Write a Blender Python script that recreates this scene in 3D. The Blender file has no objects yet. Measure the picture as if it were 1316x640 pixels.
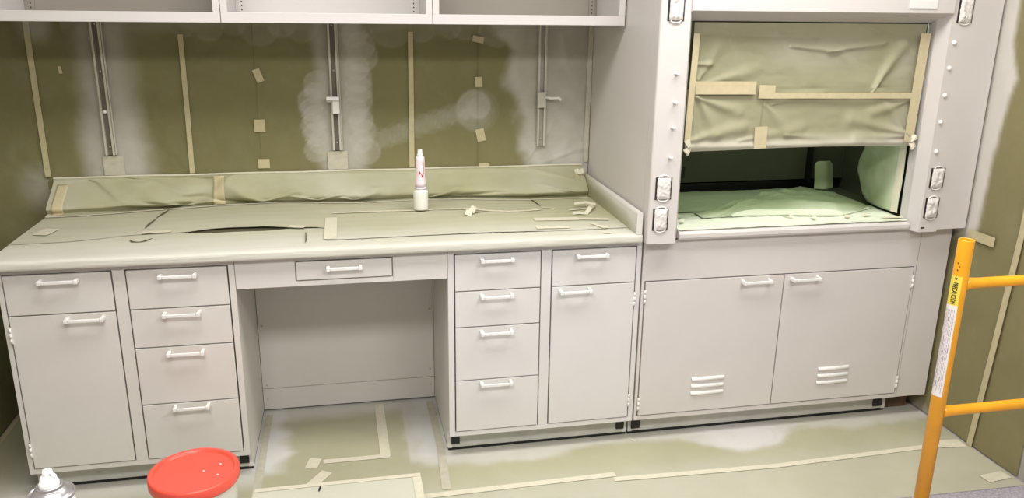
import bpy, math, random
from mathutils import Vector, Matrix, noise
random.seed(7)
PI = math.pi
C = bpy.context.scene.collection

# ------------------------------------------------------------------ camera
cam_d = bpy.data.cameras.new('camera')
cam = bpy.data.objects.new('camera', cam_d); C.objects.link(cam)
cam_d.sensor_width = 36.0
cam_d.lens = 1059.3 / 1316 * 36.0
rt = Vector((0.98003741, -0.19844287, 0.01212845))
up = Vector((0.04530978, 0.28233468, 0.95824535))
fw = Vector((0.19358124, 0.93856676, -0.28568995))
cam.matrix_world = Matrix(((rt.x, up.x, -fw.x, 0.98266), (rt.y, up.y, -fw.y, -2.90757),
                           (rt.z, up.z, -fw.z, 1.75233), (0, 0, 0, 1)))
cam_d.clip_start = 0.05
bpy.context.scene.camera = cam

# ------------------------------------------------------------------ world, lights, exposure
w = bpy.data.worlds.new('world'); bpy.context.scene.world = w
w.use_nodes = True
w.node_tree.nodes['Background'].inputs[0].default_value = (0.9, 0.92, 1.0, 1)
w.node_tree.nodes['Background'].inputs[1].default_value = 0.1
LIGHTS = [(0.75, -0.72, 25), (2.35, -0.72, 25), (0.75, -2.6, 43), (2.35, -2.6, 43)]
for lx, ly, lp in LIGHTS:
    ld = bpy.data.lights.new('ceiling_light_lamp', 'AREA'); ld.shape = 'RECTANGLE'
    ld.size = 1.16; ld.size_y = 0.56; ld.energy = lp; ld.color = (1.0, 0.975, 0.94)
    lo = bpy.data.objects.new('ceiling_light_lamp', ld); C.objects.link(lo); lo.location = (lx, ly, 2.70)
vs = bpy.context.scene.view_settings
vs.view_transform = 'Standard'; vs.look = 'None'; vs.gamma = 1.0; vs.use_curve_mapping = False
vs.exposure = -0.02

# ------------------------------------------------------------------ materials
def new_mat(name):
    m = bpy.data.materials.new(name); m.use_nodes = True
    nt = m.node_tree; b = nt.nodes['Principled BSDF']
    return m, nt, b
def noise_node(nt, scale, detail=4, rough=0.5, dist=0.0, coord='Object'):
    tc = nt.nodes.new('ShaderNodeTexCoord'); n = nt.nodes.new('ShaderNodeTexNoise')
    n.inputs['Scale'].default_value = scale; n.inputs['Detail'].default_value = detail
    n.inputs['Roughness'].default_value = rough; n.inputs['Distortion'].default_value = dist
    nt.links.new(tc.outputs[coord], n.inputs['Vector'])
    return n
def ramp(nt, src, stops):
    r = nt.nodes.new('ShaderNodeValToRGB')
    while len(r.color_ramp.elements) < len(stops): r.color_ramp.elements.new(0.5)
    for e, (p, c) in zip(r.color_ramp.elements, stops):
        e.position = p; e.color = (c[0], c[1], c[2], 1)
    nt.links.new(src, r.inputs[0]); return r
def bump(nt, b, src, strength, dist=0.002):
    bp = nt.nodes.new('ShaderNodeBump'); bp.inputs['Strength'].default_value = strength
    bp.inputs['Distance'].default_value = dist
    nt.links.new(src, bp.inputs['Height']); nt.links.new(bp.outputs[0], b.inputs['Normal'])
def scal(c, k): return tuple(min(1, x * k) for x in c)
def painted(name, c, rough=0.45, var=0.05, scale=6, bmp=0.05, metallic=0.0, spec=0.5):
    m, nt, b = new_mat(name)
    n = noise_node(nt, scale, 5)
    r = ramp(nt, n.outputs['Fac'], [(0.3, scal(c, 1 - var)), (0.7, scal(c, 1 + var))])
    nt.links.new(r.outputs[0], b.inputs['Base Color'])
    b.inputs['Roughness'].default_value = rough; b.inputs['Metallic'].default_value = metallic
    b.inputs['Specular IOR Level'].default_value = spec
    if bmp:
        n2 = noise_node(nt, 220, 2); bump(nt, b, n2.outputs['Fac'], bmp, 0.0006)
    return m
def paper(name, fresh, dusty, rough=0.75, bstr=0.35):
    """masking paper: fresh colour, with settled paint spray and some painted light where the mesh's dust value says so"""
    m, nt, b = new_mat(name)
    at = nt.nodes.new('ShaderNodeAttribute'); at.attribute_name = 'dust'
    n = noise_node(nt, 9, 6, 0.6)
    mm = nt.nodes.new('ShaderNodeMath'); mm.operation = 'MULTIPLY_ADD'
    nt.links.new(n.outputs['Fac'], mm.inputs[0]); mm.inputs[1].default_value = 0.22; mm.inputs[2].default_value = -0.11
    ad = nt.nodes.new('ShaderNodeMath'); ad.operation = 'ADD'; ad.use_clamp = True
    nt.links.new(mm.outputs[0], ad.inputs[0]); nt.links.new(at.outputs['Fac'], ad.inputs[1])
    n3 = noise_node(nt, 2.5, 4, 0.5)
    r = ramp(nt, n3.outputs['Fac'], [(0.3, scal(fresh, 0.93)), (0.7, scal(fresh, 1.07))])
    mx = nt.nodes.new('ShaderNodeMix'); mx.data_type = 'RGBA'
    nt.links.new(ad.outputs[0], mx.inputs['Factor']); nt.links.new(r.outputs[0], mx.inputs[6])
    mx.inputs[7].default_value = (*dusty, 1)
    nt.links.new(mx.outputs[2], b.inputs['Base Color'])
    b.inputs['Roughness'].default_value = rough
    b.inputs['Specular IOR Level'].default_value = 0.25
    n2 = noise_node(nt, 7, 3, 0.45, 0.8)
    bump(nt, b, n2.outputs['Fac'], bstr, 0.01)
    return m
M = {}
M['white'] = painted('white_enamel', (0.67, 0.645, 0.61), 0.42, 0.02)
M['freshwhite'] = painted('fresh_neutral_white_enamel', (0.675, 0.665, 0.65), 0.42, 0.02)
M['hoodwhite'] = painted('white_hood_enamel', (0.645, 0.61, 0.59), 0.42, 0.02)
M['handle'] = painted('white_handle_paint', (0.80, 0.79, 0.77), 0.3, 0.02, bmp=0)
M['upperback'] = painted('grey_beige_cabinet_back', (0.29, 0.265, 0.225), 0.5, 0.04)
M['upper'] = painted('white_upper_enamel', (0.61, 0.58, 0.565), 0.4, 0.02)
M['toe'] = painted('dusty_toe_board_paint', (0.52, 0.52, 0.48), 0.55, 0.10, 9)
M['black'] = painted('black_plastic', (0.008, 0.008, 0.008), 0.5, 0.1)
M['dark'] = painted('dark_epoxy_resin', (0.10, 0.09, 0.05), 0.5, 0.2)
M['rail'] = painted('grey_channel_steel', (0.52, 0.50, 0.42), 0.45, 0.06)
M['slotdusty'] = painted('dusted_channel_steel', (0.36, 0.34, 0.29), 0.5, 0.1)
M['railslot'] = painted('channel_inner_steel', (0.16, 0.14, 0.105), 0.5, 0.1)
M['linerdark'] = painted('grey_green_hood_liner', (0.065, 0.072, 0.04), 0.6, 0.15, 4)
M['wall'] = painted('cream_wall_paint', (0.36, 0.35, 0.31), 0.8, 0.04)
M['ceil'] = painted('white_ceiling_tile', (0.78, 0.78, 0.76), 0.9, 0.04)
M['floor'] = painted('speckled_lavender_grey_floor', (0.36, 0.33, 0.37), 0.8, 0.3, 120)
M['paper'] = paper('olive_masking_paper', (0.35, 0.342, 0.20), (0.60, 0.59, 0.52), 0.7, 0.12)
M['shadedwallpaper'] = paper('shaded_wall_masking_paper', (0.195, 0.180, 0.084), (0.53, 0.52, 0.475), 0.75, 0.3)  # darker copy of the paper; shade on the wall is in its colour
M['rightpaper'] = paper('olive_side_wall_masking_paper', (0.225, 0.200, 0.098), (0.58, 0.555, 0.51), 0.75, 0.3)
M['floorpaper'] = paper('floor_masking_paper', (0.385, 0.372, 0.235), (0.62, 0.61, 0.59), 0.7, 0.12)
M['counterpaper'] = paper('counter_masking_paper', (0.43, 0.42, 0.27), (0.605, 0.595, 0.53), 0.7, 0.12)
M['hoodpaper'] = paper('green_masking_paper', (0.30, 0.37, 0.20), (0.72, 0.76, 0.62), 0.6, 0.15)
M['sashpaper'] = paper('sash_masking_paper', (0.32, 0.31, 0.18), (0.54, 0.51, 0.45), 0.42, 0.12)
M['tape'] = painted('shaded_beige_masking_tape', (0.50, 0.44, 0.27), 0.7, 0.08, 40)  # tape darkened in colour to stand for the shade on the wall
M['tapelit'] = painted('lit_masking_tape', (0.64, 0.605, 0.475), 0.7, 0.05, 40)  # paler copy of the tape, its lit tone put into the colour
M['tapewarm'] = painted('yellow_beige_masking_tape', (0.56, 0.49, 0.31), 0.65, 0.06, 40)
M['tapegrey'] = painted('dusted_grey_beige_tape', (0.50, 0.47, 0.375), 0.7, 0.1, 30)
M['orange'] = painted('orange_yellow_enamel', (0.83, 0.365, 0.014), 0.3, 0.08, 12)
M['yellowlabel'] = painted('yellow_label_vinyl', (0.85, 0.68, 0.08), 0.5, 0.03)
M['label'] = painted('white_label_vinyl', (0.80, 0.76, 0.74), 0.5, 0.03)
M['ink'] = painted('black_ink', (0.03, 0.02, 0.02), 0.6, 0.1)
M['inkgrey'] = painted('small_print_ink', (0.32, 0.24, 0.28), 0.6, 0.1)
M['redink'] = painted('red_ink', (0.55, 0.03, 0.05), 0.5, 0.05)
M['redlid'] = painted('coral_red_plastic', (0.88, 0.10, 0.065), 0.3, 0.03, 10, 0.02)
M['pail'] = painted('white_pail_plastic', (0.72, 0.71, 0.64), 0.4, 0.03)
M['pinkwhite'] = painted('pinkish_white_can', (0.86, 0.74, 0.80), 0.3, 0.02, bmp=0)
M['jar'] = painted('milky_white_jar', (0.78, 0.78, 0.72), 0.35, 0.02, bmp=0)
M['nozzle'] = painted('white_plastic', (0.85, 0.85, 0.84), 0.35, 0.01, bmp=0)
M['tin'] = painted('brushed_tin', (0.42, 0.40, 0.41), 0.32, 0.05, 20, 0, 0.75)
M['wood'] = painted('brown_wood', (0.12, 0.07, 0.04), 0.7, 0.4, 20)
M['curbpaper'] = paper('curb_masking_paper', (0.34, 0.33, 0.20), (0.68, 0.665, 0.62), 0.7, 0.12)
M['board'] = paper('cream_wrapping_paper', (0.53, 0.535, 0.42), (0.62, 0.62, 0.56), 0.7, 0.1)
M['steel'] = painted('grey_cart_steel', (0.4, 0.4, 0.42), 0.4, 0.05, metallic=0.6)
M['cover'] = painted('white_crumpled_covering', (0.74, 0.71, 0.68), 0.45, 0.04)
me_, nte, be = new_mat('ceiling_light_diffuser')
be.inputs['Emission Color'].default_value = (1, 0.98, 0.95, 1); be.inputs['Emission Strength'].default_value = 3.0
n_ = noise_node(nte, 60, 1); rr_ = ramp(nte, n_.outputs['Fac'], [(0, (.8, .8, .8)), (1, (.9, .9, .9))]); nte.links.new(rr_.outputs[0], be.inputs['Base Color'])
M['diffuser'] = me_

# ------------------------------------------------------------------ mesh helpers
ORIG = {}
class MB:
    def __init__(s): s.v = []; s.f = []; s.sm = []; s.mi = []; s.d = None
    def add(s, vs, fs, smooth=False, mi=0):
        k = len(s.v); s.v += [tuple(map(float, v)) for v in vs]
        for f in fs: s.f.append([i + k for i in f]); s.sm.append(smooth); s.mi.append(mi)
        return s
    def box(s, x0, x1, y0, y1, z0, z1, mi=0):
        vs = [(x, y, z) for z in (z0, z1) for y in (y0, y1) for x in (x0, x1)]
        return s.add(vs, [(0, 2, 3, 1), (4, 5, 7, 6), (0, 1, 5, 4), (2, 6, 7, 3), (0, 4, 6, 2), (1, 3, 7, 5)], False, mi)
    def prism(s, prof, z0, z1, mi=0):           # prof: counter-clockwise (x, y)
        n = len(prof); vs = [(x, y, z0) for x, y in prof] + [(x, y, z1) for x, y in prof]
        fs = [tuple(range(n - 1, -1, -1)), tuple(range(n, 2 * n))] + [(i, (i + 1) % n, n + (i + 1) % n, n + i) for i in range(n)]
        return s.add(vs, fs, False, mi)
    def prismx(s, prof, x0, x1, mi=0):          # prof: (y, z)
        n = len(prof); vs = [(x0, y, z) for y, z in prof] + [(x1, y, z) for y, z in prof]
        fs = [tuple(range(n - 1, -1, -1)), tuple(range(n, 2 * n))] + [(i, (i + 1) % n, n + (i + 1) % n, n + i) for i in range(n)]
        return s.add(vs, fs, False, mi)
    def lathe(s, prof, c=(0, 0, 0), n=48, mi=0):
        vs = []; fs = []
        for r, z in prof:
            for i in range(n):
                a = 2 * PI * i / n; vs.append((c[0] + r * math.cos(a), c[1] + r * math.sin(a), c[2] + z))
        for j in range(len(prof) - 1):
            for i in range(n):
                fs.append((j * n + i, j * n + (i + 1) % n, (j + 1) * n + (i + 1) % n, (j + 1) * n + i))
        if prof[0][0] > 1e-4: fs.append(tuple(range(n - 1, -1, -1)))
        if prof[-1][0] > 1e-4: fs.append(tuple((len(prof) - 1) * n + i for i in range(n)))
        return s.add(vs, fs, True, mi)
    def tube(s, pts, r, n=12, mi=0, caps=True):
        P = [Vector(p) for p in pts]; R = r if isinstance(r, (list, tuple)) else [r] * len(P)
        vs = []; fs = []; ref = None
        for i, p in enumerate(P):
            t = ((P[min(i + 1, len(P) - 1)] - p).normalized() + (p - P[max(i - 1, 0)]).normalized()).normalized()
            if ref is None: ref = t.orthogonal().normalized()
            ref = (ref - t * ref.dot(t)).normalized(); b = t.cross(ref)
            for k in range(n):
                a = 2 * PI * k / n; vs.append(p + (ref * math.cos(a) + b * math.sin(a)) * R[i])
        for i in range(len(P) - 1):
            for k in range(n):
                fs.append((i * n + k, i * n + (k + 1) % n, (i + 1) * n + (k + 1) % n, (i + 1) * n + k))
        if caps: fs += [tuple(range(n - 1, -1, -1)), tuple((len(P) - 1) * n + k for k in range(n))]
        return s.add(vs, fs, True, mi)
    def sheet(s, nu, nv, fn, dust=None, mi=0):
        vs = [fn(i / nu, j / nv) for j in range(nv + 1) for i in range(nu + 1)]
        fs = [(j * (nu + 1) + i, j * (nu + 1) + i + 1, (j + 1) * (nu + 1) + i + 1, (j + 1) * (nu + 1) + i) for j in range(nv) for i in range(nu)]
        if dust:
            if s.d is None: s.d = []
            s.d += [dust(*v) for v in vs]
        return s.add(vs, fs, True, mi)
    def build(s, name, mat, parent=None, bevel=0, thick=0, **props):
        xs = list(zip(*s.v)); c = Vector(((min(xs[0]) + max(xs[0])) / 2, (min(xs[1]) + max(xs[1])) / 2, min(xs[2])))
        me = bpy.data.meshes.new(name)
        me.from_pydata([(a - c.x, b - c.y, z - c.z) for a, b, z in s.v], [], s.f)
        for m in (mat if isinstance(mat, (list, tuple)) else [mat]): me.materials.append(m)
        me.polygons.foreach_set('use_smooth', s.sm); me.polygons.foreach_set('material_index', s.mi)
        if s.d is not None:
            a = me.attributes.new('dust', 'FLOAT', 'POINT'); a.data.foreach_set('value', s.d)
        me.update()
        o = bpy.data.objects.new(name, me); C.objects.link(o)
        p = ORIG.get(parent.name, Vector((0, 0, 0))) if parent else Vector((0, 0, 0))
        o.location = c - p; o.parent = parent; ORIG[o.name] = c
        if bevel:
            b = o.modifiers.new('bevel', 'BEVEL'); b.width = bevel; b.segments = 2; b.limit_method = 'ANGLE'; b.angle_limit = math.radians(35)
            b.harden_normals = False
        if thick:
            t = o.modifiers.new('thickness', 'SOLIDIFY'); t.thickness = thick; t.offset = 0
        for k, v in props.items(): o[k] = v
        return o
def thing(name, label, cat, loc, group=None):
    o = bpy.data.objects.new(name, None); C.objects.link(o); o.location = loc; ORIG[o.name] = Vector(loc)
    o.empty_display_size = 0.05
    o['label'] = label; o['category'] = cat
    if group: o['group'] = group
    return o
def part_copy(src, parent, off):                # a copy of a part (and its sub-parts) shifted by off, under parent
    c = src.copy(); C.objects.link(c); c.parent = parent
    w0 = ORIG[src.name] + Vector(off); ORIG[c.name] = w0
    c.location = w0 - ORIG[parent.name]
    for ch in list(src.children):
        d = ch.copy(); C.objects.link(d); d.parent = c; ORIG[d.name] = ORIG[ch.name] + Vector(off)
    return c
def struct(name, mb, mat, **k): return mb.build(name, mat, None, kind='structure', **k)
def N(x, y, z=0.0): return noise.noise(Vector((x, y, z)))
def F(x, y, z=0.0, o=4): return noise.fractal(Vector((x, y, z)), 0.8, 2.0, o)
def ss(a, b, x):
    t = max(0.0, min(1.0, (x - a) / (b - a))); return t * t * (3 - 2 * t)
def lerp(a, b, t): return a + (b - a) * t
def interp(pts, x):
    if x <= pts[0][0]: return pts[0][1]
    for (a, b), (c, d) in zip(pts, pts[1:]):
        if x <= c: return lerp(b, d, (x - a) / (c - a))
    return pts[-1][1]
def folds(x, z, L):
    d = 0.0
    for xa, za, xb, zb, amp, wd in L:
        vx, vz = xb - xa, zb - za; t = max(-.15, min(1.15, ((x - xa) * vx + (z - za) * vz) / (vx * vx + vz * vz)))
        r = math.hypot(x - xa - vx * t, z - za - vz * t) / (wd * (0.35 + 0.9 * max(0, min(1, t))))
        if r < 2.2: d += amp * math.exp(-r * r) if r > .0 else amp
    return d
TZ = [0]
def ribbon(pts, width, nrm, thick=0.0006, ends=0.0):  # strip of tape lying along pts; nrm = direction away from its surface
    TZ[0] = (TZ[0] + 1) % 7; n = Vector(nrm).normalized(); mb = MB(); P = [Vector(p) + n * .00013 * TZ[0] for p in pts]; L = []; Rr = []
    for i, p in enumerate(P):
        t = (P[min(i + 1, len(P) - 1)] - P[max(i - 1, 0)]).normalized(); sd = t.cross(n).normalized()
        wd = width[i] if isinstance(width, (list, tuple)) else width
        L.append(p - sd * wd / 2); Rr.append(p + sd * wd / 2)
    k = len(P); vs = [v + n * thick for v in L + Rr] + L + Rr
    fs = []
    for i in range(k - 1):
        fs.append((i, i + 1, k + i + 1, k + i)); fs.append((2 * k + i, 3 * k + i, 3 * k + i + 1, 2 * k + i + 1))
        fs.append((i, 2 * k + i, 2 * k + i + 1, i + 1)); fs.append((k + i, k + i + 1, 3 * k + i + 1, 3 * k + i))
    fs.append((0, k, 3 * k, 2 * k)); fs.append((k - 1, 3 * k - 1, 4 * k - 1, 2 * k - 1))
    return mb.add(vs, fs)

# ================================================================== the room
XL, XR, YB, YF, ZC = -0.475, 3.50, 0.755, -4.4, 2.75
struct('floor', MB().box(XL, XR, YF, YB, -0.1, 0), M['floor'])
struct('ceiling', MB().box(XL, XR, YF, YB, ZC, ZC + 0.1), M['ceil'])
struct('wall_back', MB().box(XL - 0.1, XR + 0.1, YB, YB + 0.1, 0, ZC), M['wall'])
struct('wall_left', MB().box(XL - 0.1, XL, YF, YB, 0, ZC), M['wall'])
struct('wall_right', MB().box(XR, XR + 0.1, YF, YB, 0, ZC), M['wall'])
struct('wall_front', MB().box(XL - 0.1, XR + 0.1, YF - 0.1, YF, 0, ZC), M['wall'])
names4 = ['left lamp of the front pair', 'right lamp of the front pair', 'left lamp of the rear pair', 'right lamp of the rear pair']
for (lx, ly, lp), nm in zip(LIGHTS, names4):
    t = thing('ceiling_light', 'rectangular white ceiling light panel, ' + nm, 'ceiling light', (lx, ly, 2.749), 'ceiling light panels')
    f = MB()
    f.box(lx - .62, lx + .62, ly - .32, ly - .29, 2.705, 2.749).box(lx - .62, lx + .62, ly + .29, ly + .32, 2.705, 2.749)
    f.box(lx - .62, lx - .59, ly - .29, ly + .29, 2.705, 2.749).box(lx + .59, lx + .62, ly - .29, ly + .29, 2.705, 2.749)
    f.build('light_frame', M['ceil'], t)
    MB().box(lx - .588, lx + .588, ly - .288, ly + .288, 2.72, 2.747).build('diffuser', M['diffuser'], t)

# ------------------------------------------------------------------ paper on the walls
def cloud(d, x, z, amp=1.0, k=9.0):
    return d + amp * (0.035 * F(x * k, z * k, 3.1) + 0.02 * abs(N(x * 16, z * 16, 7.0)))
rng = random.Random(11)
RINGS = []       # soft discs left by round passes of the spray: x, z, radius, strength
for k in range(9):
    RINGS.append((0.868 + rng.uniform(-.02, .015), 1.13 + k * .035, rng.uniform(.045, .06), .5))
for k in range(12):
    RINGS.append((1.045 + rng.uniform(-.015, .03) + .02 * (k < 4), 1.12 + k * .045, rng.uniform(.05, .065), .42))
for x_, r_ in ((.36, .05), (.46, .06), (.56, .05), (.66, .085), (.75, .06), (.83, .07), (1.06, .07), (1.2, .10), (1.33, .06), (1.45, .05), (1.52, .07), (1.66, .09)):
    RINGS.append((x_, 1.655 + .01 * rng.uniform(-1, 1), r_, .26))
for k in range(7):
    a = k * .9; RINGS.append((1.565 + .014 * math.cos(a), 1.305 + .014 * math.sin(a), .05 + .008 * k, .15 if k else .28))
for k in range(22):
    RINGS.append((1.12 + k * .02, 1.165 + k * .0065 + .01 * math.sin(k * 2), .045, .11))
def dust_wall(x, y, z):
    g = 0.0
    q = .03 * F(x * 5, z * 5, 3)
    dd = (0.05 - x) / .135 if x < .05 else (x - .05) / .145
    g = (.50 + .25 * ss(1.55, 1.2, z)) * (1 - ss(.35, 1.1, dd + q * 5 - .12 * ss(1.35, 1.15, z)))
    dd = (0.96 - x) / .10 if x < .96 else (x - .96) / .13
    g = max(g, (.50 + .18 * ss(1.4, 1.15, z)) * (1 - ss(.5, 1.15, dd + q * 5)))
    acc = 1 - g
    for cx, cz, r, st in RINGS:
        e = math.hypot(x - cx, z - cz) / r
        if e < 1.12: acc *= 1 - st * (.55 * (1 - ss(.75, 1.08, e)) + .45 * math.exp(-((e - .93) / .07) ** 2))
    g = 1 - acc
    edge = interp([(1.05, 1.80), (1.2, 1.775), (1.3, 1.74), (1.4, 1.70), (1.55, 1.74), (1.62, 1.64), (1.7, 1.6)], z)
    g = max(g, (.62 + .2 * F(x * 4, z * 4, 6) + .2 * ss(1.45, 1.2, z)) * ss(edge - 0.04, edge + 0.05, x + 0.04 * F(x * 6, z * 6)))
    if x > -.1: g = max(g, 0.26 * ss(1.60, 1.66, z + .02 * F(x * 4, z * 3)))
    if x < 0.15: g = max(g, 0.5 * (1 - ss(0.02, 0.09, math.hypot(x + 0.19, (z - 1.655) * .8))))
    g *= .86 + .3 * (F(x * 7 + 3 * F(x * 2, z * 2), z * 9, 4) * .5 + .5)
    return max(0.0, min(1.0, g))
wp = thing('masking_paper', 'olive masking paper taped over the back wall behind the counter', 'masking paper', (0.9, 0.748, 0.0))
def wall_fn(x0, x1, z0, z1, y, lift=0):
    def fn(u, v):
        x = lerp(x0, x1, u); z = lerp(z0, z1, v)
        wr = 0.004 * F(x * 3.1, z * 2.2, 1.7) + 0.002 * F(x * 9, z * 7, 4)
        wr += 0.006 * max(0, N(x * 4 + z * 3, z * 9, 2.2)) * ss(1.45, 1.62, z)
        wr += folds(x, z, [(1.80, 1.06, 1.90, 1.21, .006, .012), (1.88, 1.05, 2.07, 1.12, .005, .012), (1.95, 1.60, 2.02, 1.35, .005, .03), (.42, 1.61, .60, 1.58, .004, .02), (.38, 1.49, .55, 1.56, .004, .03), (2.0, 1.3, 2.06, 1.1, .004, .02)])
        for cx, s_ in ((0.348, 1), (1.277, 1), (-0.217, 1)):
            q = (x - cx) * 1.0; wr += 0.004 * math.exp(-abs(q) / .12) * max(0, math.sin(math.atan2(z - 1.02, q + 1e-5) * 7)) * math.exp(-max(0, z - 1.05) / .09)
        return (x, max(.7386, y - 0.003 - abs(wr) - lift * ss(0.012, 0, x - x0)), z)
    return fn
pm = MB()
pm.sheet(40, 270, wall_fn(-0.472, -0.215, 0.004, 2.70, 0.752), dust=lambda x, y, z: 0.35 * (1 - ss(0.02, 0.14, math.hypot(x + .24, z - 1.0))) + 0.3 * (1 - ss(0.0, 0.15, math.hypot(x + .2, z - 0.02))) + 0.5 * (1 - ss(0.02, 0.09, math.hypot(x + 0.19, (z - 1.655) * .8))))
pm.sheet(90, 80, wall_fn(-0.225, 0.64, 0.99, 1.669, 0.751), dust=dust_wall)
pm.sheet(100, 80, wall_fn(0.632, 1.580, 0.99, 1.669, 0.7495, 0.002), dust=dust_wall)
pm.sheet(70, 80, wall_fn(1.572, 2.092, 0.99, 1.669, 0.748, 0.002), dust=dust_wall)
pm.build('paper_sheet', M['shadedwallpaper'], wp)
def wtape(pts, width, mat='tape', parent=None, y=0.7375):
    ribbon([(x, y, z) for x, z in pts], width, (0, -1, 0)).build('tape_strip', M[mat], parent or wp)
wtape([(-0.217, 1.045), (-0.2165, 1.3), (-0.216, 1.62)], 0.022, 'tape')
wtape([(-0.215, 1.62), (-0.215, 1.669)], 0.022, 'tapegrey')
wtape([(0.345, 1.045), (0.349, 1.3), (0.351, 1.615)], 0.02, 'tape')
wtape([(1.274, 1.045), (1.277, 1.3), (1.280, 1.63)], 0.022, 'tape')
for cx, cz, w_, h_, a in ((0.643, 1.45, .030, .055, .35), (0.634, 1.241, .045, .052, 0), (0.64, 1.078, .048, .04, 0), (1.573, 1.600, .05, .026, -.2),
                          (1.573, 1.418, .032, .044, 0), (1.584, 1.184, .038, .056, .2), (-0.115, 1.475, .012, .03, .1), (1.60, 1.045, .05, .02, 0)):
    dx, dz = -math.sin(a) * h_ / 2, math.cos(a) * h_ / 2
    wtape([(cx - dx, cz - dz), (cx + dx, cz + dz)], w_)
wtape([(0.04, 1.045), (0.04, 1.125)], 0.08, 'tapegrey'); wtape([(0.952, 1.045), (0.952, 1.125)], 0.085, 'tapegrey')
wtape([(2.078, 1.05), (2.080, 1.35), (2.082, 1.665)], 0.022, 'tapegrey')

lp_ = thing('masking_paper', 'olive masking paper hung on the left wall beside the cabinet', 'masking paper', (XL + .004, 0.2, 0.0))
MB().sheet(60, 60, lambda u, v: (XL + 0.004 + 0.004 * abs(F(u * 4, v * 5, 9)), lerp(-1.0, 0.735, u), lerp(0.006, 2.6, v)), dust=lambda x, y, z: 0.0).build('paper_sheet', M['shadedwallpaper'], lp_)

def dust_right(x, y, z):
    e = interp([(0.8, -0.10), (0.97, -0.10), (1.2, -0.11), (1.41, -0.135), (1.5, -0.165), (1.55, -0.14), (1.62, -0.11), (1.8, -0.11), (2.0, -.15)], z)
    r = abs(math.hypot(y + 0.06, z - 1.50) - 0.105)
    g = ss(e - 0.03, e + 0.012, y + 0.008 * F(y * 20, z * 9))
    return min(1, max(g * 1.2 * ss(0.8, 0.92, z), 0.45 * (1 - ss(0.0, 0.012, r)) * (1 if y < -0.06 else 0), 0.4 * ss(0.07, 0.0, z) * ss(-0.15, 0.0, y)))
rp = thing('masking_paper', 'olive masking paper on the right wall beside the fume hood, behind the yellow scaffold', 'masking paper', (XR - .004, -0.25, 0.0))
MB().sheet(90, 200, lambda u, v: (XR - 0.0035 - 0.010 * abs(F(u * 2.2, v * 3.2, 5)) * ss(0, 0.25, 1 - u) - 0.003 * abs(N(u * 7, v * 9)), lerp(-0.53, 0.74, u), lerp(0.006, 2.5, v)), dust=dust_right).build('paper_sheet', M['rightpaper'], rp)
def rtape(pts, width, mat='tape'):
    ribbon([(XR - 0.017, y, z) for y, z in pts], width, (-1, 0, 0)).build('tape_strip', M[mat], rp)
rtape([(-0.285, 0.004), (-0.315, 0.45), (-0.345, 0.95), (-0.345, 1.6)], 0.028)
rtape([(-0.078, 0.868), (-0.222, 0.868)], 0.04)

# ------------------------------------------------------------------ paper on the floor
def dust_floor(x, y, z):
    g = 0.0
    if 0.575 < x < 1.345 and y > -0.02:
        q = 0.02 * F(x * 8, y * 8, 2) + 0.02 * abs(math.sin(y * 20))
        g = max(g, .85 * ss(0.76, 0.665, x + q * 1.5), .85 * ss(1.17, 1.27, x + q * 1.2), .6 * ss(0.41, 0.5, y + q)) * ss(-0.02, 0.05, y)
    if x > 1.18:
        w_ = interp([(1.18, .0), (1.25, -.03), (1.5, -.05), (1.7, -.07), (1.85, -.02), (1.95, .01), (2.3, -.02), (2.45, -.12), (2.55, -.15), (2.72, -.12), (2.82, -.02), (2.9, .0), (3.1, -.06), (3.25, -.03), (3.5, -.04)], x)
        g = max(g, ss(w_ - 0.03, w_ + 0.03, y + 0.02 * F(x * 8, y * 8, 2)) * (0.55 + 0.4 * math.exp(-((x - 2.6) / .2) ** 2) + .12 * F(x * 5, y * 9, 5) + .08 * math.sin(150 * math.hypot(x - 2.62, (y + .02) * 1.2)) * math.exp(-((x - 2.68) / .12) ** 2)))
    if x < -0.1: g = max(g, 0.8 * ss(0.12, -0.06, abs(x + 0.24) - 0.02) * ss(-.4, .0, y) * ss(.6, .2, y))
    if x < 0.62: g = max(g, 0.6 * ss(-0.12, 0.0, y) * ss(-.3, -.15, x))
    g += 0.10 + 0.25 * ss(-0.1, -0.3, y) * (1 - 0.4 * ss(2.2, 3.2, x))
    return min(1, g)
fp = thing('masking_paper', 'pale olive masking paper covering the floor in front of the cabinets', 'masking paper', (1.5, -0.2, 0.002))
def floor_fn(u, v):
    x = lerp(-0.465, 3.488, u); y = lerp(-0.575 - 0.012 * math.sin(x * 2), 0.735, v)
    return (x, y, 0.0015 + 0.0012 * abs(F(x * 3, y * 5, 8)))
MB().sheet(330, 110, floor_fn, dust=dust_floor).build('paper_sheet', M['floorpaper'], fp)
def ftape(pts, width, mat='tapelit', z=0.0035):
    ribbon([(x, y, z) for x, y in pts], width, (0, 0, 1)).build('tape_strip', M[mat], fp)
ftape([(1.083, 0.52), (1.088, 0.06)], 0.04, 'tapelit')
ftape([(0.845, 0.065), (1.105, 0.065)], 0.03)
ftape([(0.783, 0.066), (0.829, 0.055)], 0.07)
ftape([(0.80, -0.10), (0.86, -0.01)], 0.045)
ftape([(1.312, 0.51), (1.314, 0.1), (1.30, -0.215)], 0.033, 'tapegrey')
ftape([(0.606, 0.50), (0.605, -0.1), (0.60, -0.25)], 0.03, 'tapegrey')
ftape([(1.212, -0.245), (1.956, -0.228)], 0.03); ftape([(1.94, -0.262), (2.6, -0.285), (3.25, -0.262), (3.38, -0.258)], 0.028)
ftape([(3.36, -0.25), (3.47, -0.262)], 0.06, 'tapelit', 0.0045)
ftape([(3.36, -0.52), (3.47, -0.505)], 0.05)
ftape([(2.10, 0.03), (2.12, -0.0)], 0.012)
ftape([(-0.455, 0.70), (-0.456, 0.2)], 0.022, 'tape')

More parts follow.
